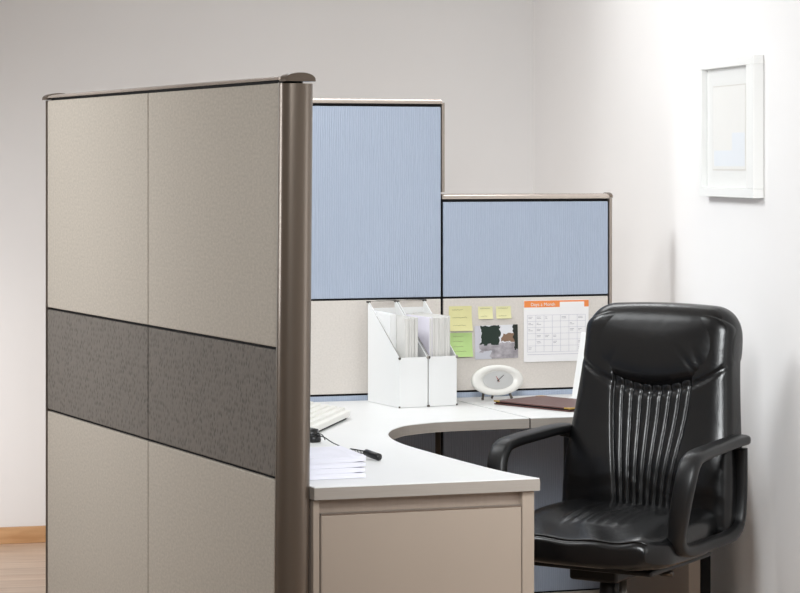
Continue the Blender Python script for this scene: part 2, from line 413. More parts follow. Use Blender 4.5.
def worktop(label, poly):
    bm = bmesh.new(); prism(bm, poly, ZD-TD+.001, ZD)
    o = link('worktop', bm, M_lam, bevel=.0012); tag(o, label, 'desk')
    ring_band('edge_band', poly, o, ZD-TD, ZD-.0025, M_edge)
    return o
side_in = Vector((-1.082, 7.05))+Vector((-sd.y, sd.x))*(TH+.003)      # inner face of the side partition
def inter(p, d, q, e):
    t = ((q.x-p.x)*e.y-(q.y-p.y)*e.x)/(d.x*e.y-d.y*e.x); return p+d*t
near_r = Pz(539.5, 478, ZD).xy
near_l = inter(near_r, -u, side_in, sd)
bk = BP+v*.003
far_l = inter(side_in, sd, bk, u)
seam_f = Pz(529, 418, ZD).xy; seam_b0 = Pz(458.4, 400.9, ZD).xy
sdir = (seam_b0-seam_f).normalized(); seam_b = inter(seam_f, sdir, bk, u)
curve_px = [(504, 471.4), (462.5, 461), (421, 449.5), (405, 444.6), (396.5, 441.2), (391, 438), (388.6, 435.2), (388.5, 433), (391, 430.4), (396.5, 427.8), (407.5, 425), (435, 422), (462.5, 420.6), (490, 419.4)]
ctrl = [Pz(x, y, ZD).xy for x, y in curve_px]
def catmull(P, n=5):
    out = []
    for i in range(len(P)-1):
        p0, p1, p2, p3 = P[max(i-1, 0)], P[i], P[i+1], P[min(i+2, len(P)-1)]
        for k in range(n):
            t = k/n; out.append(.5*((2*p1)+(p2-p0)*t+(2*p0-5*p1+4*p2-p3)*t*t+(3*p1-p0-3*p2+p3)*t**3))
    out.append(P[-1]); return out
main_poly = [near_l, near_r]+catmull([near_r]+ctrl+[seam_f], 5)[1:]+[seam_b, far_l]
main = worktop('white corner worktop with a curved knee cut-out, carrying the magazine files and booklets', [tuple(p) for p in main_poly])
sg = Vector((-sdir.y, sdir.x)); sg = sg if sg.x > 0 else -sg
g = .0068
rf = seam_f+sg*g; rbk = inter(seam_b+sg*g, sdir, bk, u)
end_b = bk+u*(x613-.003)
end_f = inter(end_b, sdir, rf, u)
right_poly = [rf, end_f, end_b, rbk]
right = worktop('white straight worktop beyond the seam, holding the clock and maroon folder', [tuple(p) for p in right_poly])

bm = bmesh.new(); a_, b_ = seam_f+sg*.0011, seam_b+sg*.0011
prism(bm, [tuple(a_+(b_-a_)*.004), tuple(b_-(b_-a_)*.004), tuple(b_-(b_-a_)*.004+sg*(g-.0022)), tuple(a_+(b_-a_)*.004+sg*(g-.0022))], ZD-TD+.001, ZD-.0015); link('seam_shade_strip', bm, M_black, right)  # black strip added inside the open seam to keep its gap shaded
# supports below the worktops
def panel_from(name, p, d, length, thick, z0, z1, m, parent=None, bevel=.002):
    n = Vector((-d.y, d.x)); bm = bmesh.new()
    prism(bm, [p, p+d*length, p+d*length+n*thick, p+n*thick], z0, z1); return link(name, bm, m, parent, bevel=bevel)
pe = Pz(700.5, 590, .12); fr_e = inter(Vector((0, 0)), Vector(((700.5-400)/F, 1)), rf-v*.06, u)
ep = panel_from('end_panel', fr_e, sdir, .62, .042, 0, ZD-TD-.001, M_cab)
tag(ep, 'taupe end panel holding up the right worktop, behind the office chair', 'desk panel')
dn = Vector((sdir.y, -sdir.x))
o = panel_from('dark_strip', fr_e+dn*.036, sdir, .5, .034, 0, ZD-TD-.001, M_black, ep, 0)  # black strip along the outer side of the end panel
lg = inter(Vector((0, 0)), Vector(((438-400)/F, 1)), bk+v*.18, u)
bm = bmesh.new(); tube(bm, [(lg.x, lg.y, .012), (lg.x, lg.y, ZD-TD-.008)], .009, 16); o = link('support_leg', bm, M_post, smooth=True)
tag(o, 'slim taupe support leg in the dark under the corner worktop', 'desk leg')
bm = bmesh.new(); lathe(bm, [(.0, 0), (.04, 0), (.04, .008), (.018, .0125)], 20, (lg.x, lg.y)); link('foot', bm, M_black, o)
bm = bmesh.new(); box(bm, lg.x-.05, lg.x+.05, lg.y-.05, lg.y+.05, ZD-TD-.01, ZD-TD-.001); link('mounting_plate', bm, M_black, o)

# ------------------------------------------------------------------ filing cabinet under the near wing
cr = inter(Vector((0, 0)), Vector(((534-400)/F, 1)), near_r+v*(-.012), u)         # right front corner
cl_ = inter(cr, -u, side_in+Vector((-sd.y, sd.x))*.004, sd)
CW = (cr-cl_).length
cab = thing('filing_cabinet', 'taupe lateral filing cabinet under the near end of the white worktop', 'cabinet', (cl_.x, cl_.y, 0), UA)
lean = math.tan(math.radians(26.9-16.6))
CZ = ZD-TD-.002
def cbox(name, x0, x1, y0, y1, z0, z1, m, parent, bevel=0):
    bm = bmesh.new(); k = -.178   # sides run parallel to the wing
    prism(bm, [(x0+k*y0, y0), (x1+k*y0, y0), (x1+k*y1, y1), (x0+k*y1, y1)], z0, z1); return link(name, bm, m, parent, bevel=bevel)
s_l = .0135; s_r = .030
cbox('body', 0.0, CW, .016, .50, .02, CZ, M_cabdark, cab)
cbox('left_stile', -.002, s_l, 0, .0155, .02, CZ-.0005, M_cab, cab, .0015)
cbox('right_stile', CW-s_r, CW+.001, 0, .0155, .02, CZ-.0005, M_cab, cab, .0015)
cbox('plinth', .01, CW-.01, .03, .47, 0, .0198, M_black, cab)
d1 = cbox('drawer', s_l+.003, CW-s_r-.004, -.003, .015, .357, CZ-.036, M_cab, cab, .003)
bm = bmesh.new(); extrude_x(bm, [(-.003, CZ-.0375), (-.0055, CZ-.0345), (.001, CZ-.0325), (.013, CZ-.0325), (.013, CZ-.0375)], s_l+.003, CW-s_r-.004); link('pull_lip', bm, M_trim, d1)
d2 = cbox('drawer', s_l+.003, CW-s_r-.004, -.003, .015, .03, .325, M_cab, cab, .003)
bm = bmesh.new(); extrude_x(bm, [(-.003, .3245), (-.0055, .3275), (.001, .3295), (.013, .3295), (.013, .3245)], s_l+.003, CW-s_r-.004); link('pull_lip', bm, M_trim, d2)

# ------------------------------------------------------------------ magazine files
fr0 = Pz(399.5, 408.3, ZD).xy; fr1 = Pz(458, 405.2, ZD).xy; rr0 = Pz(366.8, 401.3, ZD).xy
fdir = (fr1-fr0).normalized(); FW = (fr1-fr0).length/2
FA = math.atan2(fdir.y, fdir.x)
fk = (rr0-fr0)*.965; FD = fk.dot(Vector((-fdir.y, fdir.x))); FS = fk.dot(fdir)      # depth, and how far the rear sits to the left
ZF, ZR = .158, .322
def magazine_file(i, label):
    p = fr0+fdir*(FW*i)
    t = thing('magazine_file', label, 'magazine file', (p.x, p.y, ZD+.001), FA, 'white magazine files on the corner worktop')
    W = FW-.0048; T = .003; k = FS/FD
    def sh(x, y): return (x+k*y, y)
    def side_panel(x):
        bm = bmesh.new()
        prof = [(0, 0), (FD, 0), (FD, ZR), (FD-.008, ZR), (0.004, ZF+.002), (0, ZF)]
        A = [bm.verts.new((*sh(x, y), z)) for y, z in prof]; B_ = [bm.verts.new((*sh(x+T, y), z)) for y, z in prof]
        bm.faces.new(A); bm.faces.new(B_[::-1]); n = len(prof)
        for q in range(n): bm.faces.new((A[q], B_[q], B_[(q+1) % n], A[(q+1) % n]))
        return link('side_panel', bm, M_wpaper, t)
    side_panel(0); side_panel(W-T)
    def slab(name, y0, y1, z0, z1, x0=T, x1=W-T):
        bm = bmesh.new(); prism(bm, [sh(x0, y0), sh(x1, y0), sh(x1, y1), sh(x0, y1)], z0, z1); return link(name, bm, M_wpaper, t)
    slab('front_panel', 0, T, 0, ZF); slab('rear_panel', FD-T, FD, 0, ZR-.02); slab('base_panel', T, FD-T, 0, T)
    # metal fittings: corner clips, rear rod, edge wire
    for x in (.0, W):
        bm = bmesh.new(); cx, cy = sh(x, 0)
        bmesh.ops.create_uvsphere(bm, u_segments=12, v_segments=8, radius=.0046, matrix=Matrix.Translation((cx, cy-.001, ZF-.002))); link('corner_clip', bm, M_dchrome if x == 0 else M_chrome, t, smooth=True)
        bm = bmesh.new(); cx, cy = sh(x, 0); bmesh.ops.create_cube(bm, size=1, matrix=Matrix.Translation((cx, cy, .002))@Matrix.Diagonal((.0045, .0045, .005, 1))); link('foot_clip', bm, M_dchrome, t)
        bm = bmesh.new(); cx, cy = sh(x, FD-.004); bmesh.ops.create_cube(bm, size=1, matrix=Matrix.Translation((cx, cy, ZR+.001))@Matrix.Diagonal((.012, .01, .006, 1))); link('rear_clip', bm, M_dchrome, t, bevel=.001)
    bm = bmesh.new(); a = sh(0, FD-.004); b = sh(W, FD-.004); tube(bm, [(*a, ZR+.003), (*b, ZR+.003)], .002, 8); link('rear_rod', bm, M_chrome, t, smooth=True)
    bm = bmesh.new(); a = sh(0, .004); b = sh(0, FD-.006); tube(bm, [(a[0]+.001, a[1], ZF+.004), (b[0]+.001, b[1], ZR-.001)], .0012, 6); link('edge_wire', bm, M_chrome, t)
    return t, W, sh
f1, W, sh = magazine_file(0, 'left white magazine file, its full slanted side in view')
f2, W, sh = magazine_file(1, 'right white magazine file, the one packed full, next to the green note')
def magazine(f, x, thick, y, ztop, m, label, cover=M_wpaper, tilt=0):
    """a booklet standing in a file: page block between two covers"""
    k = FS/FD
    t = thing('magazine', label, 'magazine', f.location, FA, 'magazines standing in the files')
    def shb(nm, x0, x1, mm, y0, zz):
        bm = bmesh.new(); y1 = FD-.008
        A = []
        for z, tl in ((.0055, 0), (zz, tilt)):
            A.append([bm.verts.new((xx+k*yy+tl, yy, z)) for xx, yy in ((x0, y0), (x1, y0), (x1, y1), (x0, y1))])
        bm.faces.new(A[0][::-1]); bm.faces.new(A[1])
        for q in range(4): bm.faces.new((A[0][q], A[0][(q+1) % 4], A[1][(q+1) % 4], A[1][q]))
        return link(nm, bm, mm, t)
    shb('pages', x+.0008, x+thick-.0008, m, y+.002, ztop-.002)
    shb('cover', x, x+.0008, cover, y, ztop); shb('cover', x+thick-.0008, x+thick, cover, y, ztop)
    return t
xs = [.026, .0405, .051, .0605]; th = [.0135, .0095, .0085, .011]; hs = [.282, .284, .281, .283]
nm = ['thick magazine, leftmost in the left white magazine file', 'second magazine from the left in the left white file', 'third magazine from the left in the left white file', 'magazine nearest the right side of the left white file']
M_cover = mat('grey_cover', (214, 212, 208), .5)
for x, t_, h_, n_ in zip(xs, th, hs, nm): magazine(f1, x, t_, .012+random.uniform(0, .003), h_, M_pages, n_, M_cover)
Mp = mat('lavender_cover', (226, 222, 232), .5)
xs = [.0085, .0195, .0285, .0435, .0545, .0655, .0745]; th = [.0105, .0085, .0145, .0105, .0105, .0085, .0085]
nm = ['thin magazine with a pale lavender cover, leftmost in the right white file', 'second magazine from the left in the right white file', 'thick magazine, third from the left in the right white file', 'middle magazine of the seven in the right white file', 'fifth magazine from the left in the right white file',
      'sixth magazine from the left in the right white file', 'magazine nearest the right side of the right white file']
for i, (x, t_, n_) in enumerate(zip(xs, th, nm)): magazine(f2, x, t_, .012+random.uniform(0, .003), .281+random.uniform(-.002, .004), M_pages, n_, Mp if i == 0 else M_cover)
def loose_sheets(f, x0, x1, label):
    k = FS/FD; bm = bmesh.new(); y0 = .075; y1 = FD-.009
    A = [[bm.verts.new((xx+k*yy, yy, z)) for xx, yy, z in ((x0, y0, zz), (x1, y0, zz), (x1, y1, zz+.004*(zz > .1)), (x0, y1, zz+.004*(zz > .1)))] for zz in (.0055, .291)]
    bm.faces.new(A[0][::-1]); bm.faces.new(A[1])
    for q in range(4): bm.faces.new((A[0][q], A[0][(q+1) % 4], A[1][(q+1) % 4], A[1][q]))
    o = link('paper_bundle', bm, M_wpaper); o.location = f.location; o.rotation_euler = (0, 0, FA); tag(o, label, 'papers')
loose_sheets(f1, .004, .0255, 'bundle of white sheets against the left side of the left magazine file')

# ------------------------------------------------------------------ things pinned to the low partition
def on_board(px, py): return Pwall(px, py, BP+v*.0006, u)
def note(name, label, cat, px0, py0, px1, py1, m, curl=.01, lines=0, group=None, tilt=0):
    a = on_board(px0, py0); b = on_board(px1, py0); c = on_board(px0, py1)
    W_ = (b-a).length; H = a.z-c.z
    t = bmesh.new(); n = 10; T = .0004
    def off(s): return -(.0006+curl*max(0, s)**2.2)
    F_, K = [], []
    for i in range(n+1):
        s = i/n
        F_.append([t.verts.new((x, off(s), -H*s)) for x in (0, W_)]); K.append([t.verts.new((x, off(s)+T, -H*s)) for x in (0, W_)])
    for i in range(n):
        t.faces.new((F_[i][0], F_[i][1], F_[i+1][1], F_[i+1][0])); t.faces.new((K[i][0], K[i+1][0], K[i+1][1], K[i][1]))
        t.faces.new((F_[i][0], F_[i+1][0], K[i+1][0], K[i][0])); t.faces.new((F_[i][1], K[i][1], K[i+1][1], F_[i+1][1]))
    t.faces.new((F_[0][0], K[0][0], K[0][1], F_[0][1])); t.faces.new((F_[n][0], F_[n][1], K[n][1], K[n][0]))
    o = link(name, t, m, smooth=False); o.location = a; o.rotation_euler = (0, tilt, UA)
    tag(o, label, cat, group)
    if lines:
        bm = bmesh.new(); rnd = random.Random(px0)
        for k in range(lines):
            s = .15+.62*k/max(1, lines-1); x = W_*.15; pts = []
            xe = W_*rnd.uniform(.6, .85)
            while x < xe:
                pts.append((x, off(s)-.0007, -H*s+rnd.uniform(-1, 1)*H*.02)); x += W_*.035
            tube(bm, pts, .0005, 4)
        link('handwriting', bm, M_pencil, o)['kind'] = 'stuff'
    return o
GR = 'sticky notes on the cream board'
note('sticky_note', 'large pale yellow sticky note above the green note', 'sticky note', 448.8, 306.3, 471.6, 331, M_yel, .012, 3, GR)
note('sticky_note', 'green sticky note below the large yellow one, beside the magazine files', 'sticky note', 449.5, 333, 472, 357, M_grn, .012, 4, GR)
note('sticky_note', 'small yellow sticky note above the snapshot, left of the pair', 'sticky note', 478, 306.6, 492.5, 319, M_yel2, .007, 2, GR)
note('sticky_note', 'small yellow sticky note, right of the pair, nearest the calendar', 'sticky note', 495.9, 306.4, 510.8, 318.5, M_yel2, .007, 2, GR)
# snapshot
a = on_board(474.5, 326); b_ = on_board(517.5, 326); c_ = on_board(475, 359.5)
W_ = (b_-a).length; H = a.z-c_.z
o = Bx('photo_print', (0, W_, -.0016, -.0006, -H, 0), M_photo); o.location = a; o.rotation_euler = (0, math.radians(-1), UA)
tag(o, 'landscape snapshot of trees and a wet street, pinned below the small notes', 'photograph')
# calendar
a = on_board(523.6, 300.6); b_ = on_board(588, 300.6); c_ = on_board(523.6, 362)
W_ = (b_-a).length; H = a.z-c_.z
cal = thing('wall_calendar', 'white month calendar with an orange header strip pinned on the cream board', 'calendar', a, UA)
Bx('page', (0, W_, -.005, -.0006, -H, 0), M_cal, cal)
bm = bmesh.new(); prism(bm, [(0, 0), (W_, 0), (W_, 1), (0, 1)], 0, 1); bm.free()
def flat(name, x0, x1, z0, z1, m, y=-.0052):
    return Bx(name, (x0, x1, y-.0003, y+.0003, z0, z1), m, cal)
flat('header_strip', 0, W_, -.023, -.001, M_orange)
flat('header_tab', W_*.55, W_*.93, -.025, -.006, M_cal, -.0056)
fc = bpy.data.curves.new('header_text', 'FONT'); fc.body = 'Days a Month'; fc.size = .0155; fc.extrude = .0002
tmp = bpy.data.objects.new('header_text', fc); fc.materials.append(M_wpaper); COL.objects.link(tmp)
bpy.context.view_layer.update()
tm = bpy.data.meshes.new_from_object(tmp.evaluated_get(bpy.context.evaluated_depsgraph_get())); bpy.data.objects.remove(tmp)
to = bpy.data.objects.new('header_text', tm); COL.objects.link(to); to.parent = cal; to.location = (W_*.10, -.0057, -.0185); to.rotation_euler = (PI/2, 0, 0)
bm = bmesh.new(); gz0, gz1 = -H*.84, -H*.24
for i in range(8):
    x = W_*(.05+.9*i/7); box(bm, x-.0005, x+.0005, -.0055, -.0051, gz0, gz1)
for j in range(7):
    z = gz0+(gz1-gz0)*j/6; box(bm, W_*.05, W_*.95, -.0055, -.0051, z-.0005, z+.0005)
box(bm, W_*.05, W_*.95, -.0055, -.0051, -H*.885, -H*.878)
link('date_grid', bm, M_grid, cal)
bm = bmesh.new(); rnd = random.Random(3)
for i in range(7):
    for j in range(6):
        if rnd.random() < .55:
            x = W_*(.065+.9*i/7); z = gz0+(gz1-gz0)*(j+.7)/6
            for q in range(2): box(bm, x, x+rnd.uniform(.006, .017), -.0057, -.0052, z-.0045*q-.0007, z-.0045*q+.0003)
link('entries', bm, M_ink, cal)['kind'] = 'stuff'

# ------------------------------------------------------------------ desk clock
cp = Pz(496.5, 400.3, ZD)
clock = thing('desk_clock', 'white oval desk clock on small metal feet beside the maroon folder', 'clock', (cp.x, cp.y, ZD), UA+math.radians(4))
CH, CXr, CZr = .0655, .092, .0500
def oval(prof, m, name, dx=0, dz=0, sx=CXr, sz=CZr):
    bm = bmesh.new(); lathe(bm, prof, 48)
    R = Matrix.Rotation(math.radians(8), 4, 'X').inverted()
    for vv in bm.verts:
        x, y, z = vv.co; vv.co = R@Vector((x*sx+dx, -z, y*sz+dz))+Vector((0, 0, CH))
    o = link(name, bm, m, clock, smooth=True); smooth_by_angle(o, 50); return o
oval([(0, -.012), (.72, -.011), (.93, -.004), (1, .004), (.985, .011), (.92, .0155), (.80, .0165), (.68, .014), (.61, .0085), (.0, .0085)], M_whitep, 'case')
oval([(0, .0088), (.575, .0088), (.59, .0092), (.59, .0096), (.0, .0096)], M_face, 'dial', .002)
def hand(ang, ln, wd, m, nm):
    bm = bmesh.new(); d = Vector((math.sin(ang), 0, math.cos(ang))); n_ = Vector((d.z, 0, -d.x)); R = Matrix.Rotation(math.radians(-8), 4, 'X')
    pts = [d*-.006+n_*wd, d*ln+n_*wd*.5, d*ln-n_*wd*.5, d*-.006-n_*wd]; A = [[bm.verts.new(R@(p+Vector((.002, yy, 0)))+Vector((0, 0, CH))) for p in pts] for yy in (-.0103, -.0112)]
    bm.faces.new(A[0]); bm.faces.new(A[1][::-1])
    for q in range(4): bm.faces.new((A[0][q], A[1][q], A[1][(q+1) % 4], A[0][(q+1) % 4]))
    link(nm, bm, m, clock)
hand(math.radians(52), .026, .0011, M_black, 'minute_hand'); hand(math.radians(-28), .014, .0014, M_red, 'hour_hand')
bm = bmesh.new(); bmesh.ops.create_uvsphere(bm, u_segments=10, v_segments=8, radius=.0028, matrix=Matrix.Translation((.002, -.0105, CH))); link('hand_hub', bm, M_dchrome, clock)
for s in (-1, 1):
    bm = bmesh.new(); tube(bm, [(s*.043, .004, .034), (s*.05, -.004, .012), (s*.052, -.006, .0045)], [.004, .0042, .0046], 10); link('foot', bm, M_dchrome, clock, smooth=True)
bm = bmesh.new(); tube(bm, [(0, .012, .04), (0, .038, .004)], .004, 10); link('rear_stay', bm, M_dchrome, clock, smooth=True)

# ------------------------------------------------------------------ maroon folder
fl = Pz(494, 402.6, ZD+.006).xy; e1 = Vector((.70, -.714)).normalized()
folder = thing('desk_folder', 'closed maroon leather folder with gold corners on the right worktop', 'folder', (fl.x, fl.y, ZD+.001), math.atan2(e1.y, e1.x))
LX, LY = .325, .225
bm = bmesh.new(); box(bm, 0, LX, 0, LY, 0, .0035); box(bm, 0, LX, 0, LY, .0085, .012); box(bm, 0, LX, LY-.003, LY, .0035, .0085); link('cover', bm, M_maroon, folder, bevel=.001)
Bx('lining', (.004, LX-.004, .004, LY-.004, .0036, .0084), M_black, folder)
for (x, y, sx, sy) in ((0, 0, 1, 1), (LX, 0, -1, 1), (LX, LY, -1, -1), (0, LY, 1, -1)):
    bm = bmesh.new(); x0, y0 = x-sx*.0006, y-sy*.0006
    prism(bm, [(x0, y0), (x0+sx*.026, y0), (x0, y0+sy*.026)], .008, .0127); link('gold_corner', bm, M_gold, folder)
# white tented card
tp = Pz(571.5, 398.2, ZD).xy
tent = thing('document_holder', 'white upright document holder half hidden behind the chair back', 'document holder', (tp.x, tp.y, ZD+.001), math.atan2(-.707, .707))
bm = bmesh.new()
def leaf(bm, y0, y1, z0, z1, T=.003, W0=.0, W1=.235):
    A = [bm.verts.new((x, y, z)) for x, y, z in ((W0, y0, z0), (W1, y0, z0), (W1, y1, z1), (W0, y1, z1))]
    B_ = [bm.verts.new((x, y, z)) for x, y, z in ((W0, y0+T, z0), (W1, y0+T, z0), (W1, y1+T, z1), (W0, y1+T, z1))]
    bm.faces.new(A); bm.faces.new(B_[::-1])
    for q in range(4): bm.faces.new((A[q], B_[q], B_[(q+1) % 4], A[(q+1) % 4]))
leaf(bm, 0, .050, 0, .214); link('front_board', bm, M_wpaper, tent)
bm = bmesh.new(); leaf(bm, .085, .0535, 0, .20, .002, .02, .21); link('rear_prop', bm, M_wpaper, tent)
bm = bmesh.new(); box(bm, 0, .235, -.012, -.0005, 0, .004); link('ledge', bm, M_wpaper, tent)

# ------------------------------------------------------------------ keyboard
kp = Vector((-.150, 6.98)); kd = Vector((-.21, -.978)).normalized()
kb = thing('keyboard', 'white computer keyboard partly hidden behind the partition post', 'keyboard', (kp.x, kp.y, ZD), math.atan2(kd.y, kd.x))
# local x runs along the keyboard, -y towards its rear edge
KL, KD = .44, .165
bm = bmesh.new(); extrude_x(bm, [(0, .006), (0, .024), (-KD, .050), (-KD, .034)], 0, KL); link('case', bm, M_whitep, kb, bevel=.003)
bm = bmesh.new(); box(bm, .03, KL-.03, -KD+.01, -KD+.025, 0, .035); box(bm, .02, KL-.02, -.02, -.008, 0, .008); link('feet', bm, M_black, kb)
bm = bmesh.new()
for r in range(6):
    x = .008; y = -.014-r*.0245-(0.005 if r == 5 else 0)
    while x < KL-.02:
        w_ = .0165
        if r == 0 and .13 < x < .2: w_ = .10
        zz = .0235+(-y)*.157
        A = [bm.verts.new((px_, py_, z_)) for px_, py_, z_ in ((x, y, zz), (x+w_, y, zz), (x+w_, y-.019, zz+.0022), (x, y-.019, zz+.0022))]
        B_ = [bm.verts.new((px_, py_, z_)) for px_, py_, z_ in ((x+.002, y-.002, zz+.008), (x+w_-.002, y-.002, zz+.008), (x+w_-.002, y-.0165, zz+.0100), (x+.002, y-.0165, zz+.0100))]
        bm.faces.new(A); bm.faces.new(B_[::-1])
        for q in range(4): bm.faces.new((A[q], B_[q], B_[(q+1) % 4], A[(q+1) % 4]))
        x += w_+.0025
ks = link('keys', bm, M_whitep, kb); ks['kind'] = 'stuff'

# ------------------------------------------------------------------ booklets
bc = Pz(365.5, 478, ZD).xy; bd = Vector((-.95, -.31)).normalized()
names = ['lowest of the four white paper booklets stacked by the partition post', 'second from bottom of the four stacked white booklets', 'third from bottom of the four stacked white booklets', 'top white paper booklet of the stack, its corner curling up']
z = ZD+.0008
for i in range(4):
    off = [0, -.001, .0005, .001][i]
    t = thing('paper_booklet', names[i], 'booklet', (bc.x+off, bc.y+off*.5+.001, z), math.atan2(bd.y, bd.x)+math.radians([0, .8, -.6, .5][i]), 'white booklets stacked on the worktop')
    T = .0128; BL, BW = .150, .215
    # local x goes left from the corner, -y goes to the rear
    bm = bmesh.new(); nx, ny = 14, 10
    def zc(x, y, s):
        c = max(0, 1-x/.05)**2
        lo = .0032*c if i else 0; hi = -.0022*c+(.004*c if i == 3 else 0)
        return s*T+(hi if s else lo)
    V = [[[bm.verts.new((BL*(p/nx)**1.5, -BW*q/ny, zc(BL*(p/nx)**1.5, BW*q/ny, s))) for q in range(ny+1)] for p in range(nx+1)] for s in (0, 1)]
    for s in (0, 1):
        for p in range(nx):
            for q in range(ny):
                f_ = (V[s][p][q], V[s][p+1][q], V[s][p+1][q+1], V[s][p][q+1]); bm.faces.new(f_ if s == 0 else f_[::-1])
    for p in range(nx):
        for q in (0, ny): bm.faces.new((V[0][p][q], V[0][p+1][q], V[1][p+1][q], V[1][p][q]))
    for q in range(ny):
        for p in (0, nx): bm.faces.new((V[0][p][q], V[0][p][q+1], V[1][p][q+1], V[1][p][q]))
    link('pages', bm, M_sheet, t)
    bm = bmesh.new()
    o = Bx('spine', (BL-.0002, BL+.0006, -BW, 0, .0005, T-.0003), M_wpaper, t)
    z += T+.0003

# ------------------------------------------------------------------ telephone handset and cord
hp = Pz(317.5, 442, ZD)
hs_ = thing('telephone_handset', 'black telephone handset end beside the partition post, its coiled cord trailing behind the booklets', 'telephone', (hp.x, hp.y, ZD), math.radians(168))
bm = bmesh.new()
pts = [(0.0, 0, .020), (.02, 0, .021), (.045, 0, .030), (.10, 0, .036), (.155, 0, .030), (.18, 0, .021), (.2, 0, .020)]
tube(bm, pts, [.0165, .019, .013, .012, .013, .019, .0165], 14); link('grip', bm, M_blackp, hs_, smooth=True)
for x in (.012, .188):
    bm = bmesh.new(); lathe(bm, [(0, 0), (.02, 0), (.022, .004), (.02, .02), (0, .022)], 20, (x, 0)); link('ear_cup', bm, M_blackp, hs_, smooth=True)
e0 = Pz(318.5, 437, ZD+.012); c0 = Pz(350, 450, ZD+.03); c1 = Pz(366, 452.6, ZD+.016); c2 = Pz(380, 457.5, ZD+.0098)
def lerp(a, b, t): return a+(b-a)*t
m1 = lerp(e0, c0, .5)+Vector((0, 0, .000))
bm = bmesh.new(); pts = [e0+Vector((-.012, 0, .002)), lerp(e0, c0, .15)+Vector((0, 0, .006)), m1, c0]; P4 = catmull(pts, 6); tube(bm, P4, .0016, 8); 
P5 = catmull([e0+Vector((-.008, 0, .010)), lerp(e0, c0, .12)+Vector((0, -.01, .012)), lerp(e0, c0, .22)+Vector((0, 0, .000)), ], 5); tube(bm, P5, .0014, 8); cord = link('cord', bm, M_plastic, hs_, smooth=True); cord.matrix_parent_inverse = hs_.matrix_basis.inverted()
bm = bmesh.new(); ax = (c1-c0); d_ = ax.normalized(); n1 = d_.cross(Vector((0, 0, 1))).normalized(); n2 = d_.cross(n1); pts = []
turns = 11
for k in range(turns*10+1):
    a_ = 2*PI*k/10; pts.append(c0+ax*(k/(turns*10))*1.05+(n1*math.cos(a_)+n2*math.sin(a_))*.0042)
tube(bm, pts, .0011, 6); link('coil', bm, M_plastic, cord, smooth=True)
bm = bmesh.new(); dd = (c2-c1).normalized(); tube(bm, [c1-dd*.002, c1+dd*.001, c2-dd*.004, c2], [.007, .0095, .0095, .006], 14); link('plug_sleeve', bm, M_blackp, cord, smooth=True)

# ------------------------------------------------------------------ picture on the right wall
wp = CORNER; prot = .034
nW = Vector((rb.y, -rb.x))                                  # out of the right wall
fp = wp+nW*prot
near_top = Pwall(753.5, 54.5, fp, rb); near_bot = Pwall(753.5, 198.3, fp, rb); far_top = Pwall(699, 64, fp, rb)
PW = (near_top.xy-far_top.xy).length; PZ0, PZ1 = near_bot.z, near_top.z
base = far_top.xy-nW*(prot)                                   # on the wall plane at the far end
pic = thing('picture_frame', 'white framed pale print hanging on the right wall', 'picture', (base.x+nW.x*.001, base.y+nW.y*.001, PZ0), math.atan2(rb.y, rb.x))
# local x along the wall towards the camera, local -y out of the wall
PH = PZ1-PZ0; b_w = .028
for nm_, d in (('frame_rail', (0, PW, -prot, 0, 0, b_w)), ('frame_rail', (0, PW, -prot, 0, PH-b_w, PH)), ('frame_stile', (0, b_w, -prot, 0, b_w+.0002, PH-b_w-.0002)), ('frame_stile', (PW-b_w*2.2, PW, -prot, 0, b_w+.0002, PH-b_w-.0002))):
    Bx(nm_, d, M_frame, pic, bevel=.0012)
Bx('mat_board', (b_w+.0005, PW-b_w*2.2-.0005, -.014, -.004, b_w+.0005, PH-b_w-.0005), M_matb, pic)
x0, x1 = PW*.17, PW*.76
z0, z1 = PH*.20, PH*.80
M_print = mat('pale_print', (248, 247, 244), .6); M_bluepatch = mat('pale_blue_patch', (242, 246, 251), .6); M_bev = mat('mat_bevel', (228, 225, 219), .7)
Bx('mat_bevel', (x0-.004, x1+.004, -.0146, -.0141, z0-.004, z1+.004), M_bev, pic)
pr = Bx('print', (x0, x1, -.0153, -.0147, z0, z1), M_print, pic)
Bx('blue_block', (x0+.6*(x1-x0), x1-.003, -.0157, -.0154, z0+.06, z0+.115), M_bluepatch, pr)  # pale blue patches laid over the print
Bx('blue_band', (x0+.01, x1-.003, -.0157, -.0154, z0+.01, z0+.0595), M_bluepatch, pr)
Bx('glass_pane', (b_w-.002+.003, PW-b_w*2.2-.001, -.0195, -.018, b_w+.001, PH-b_w-.001), M_pane, pic)

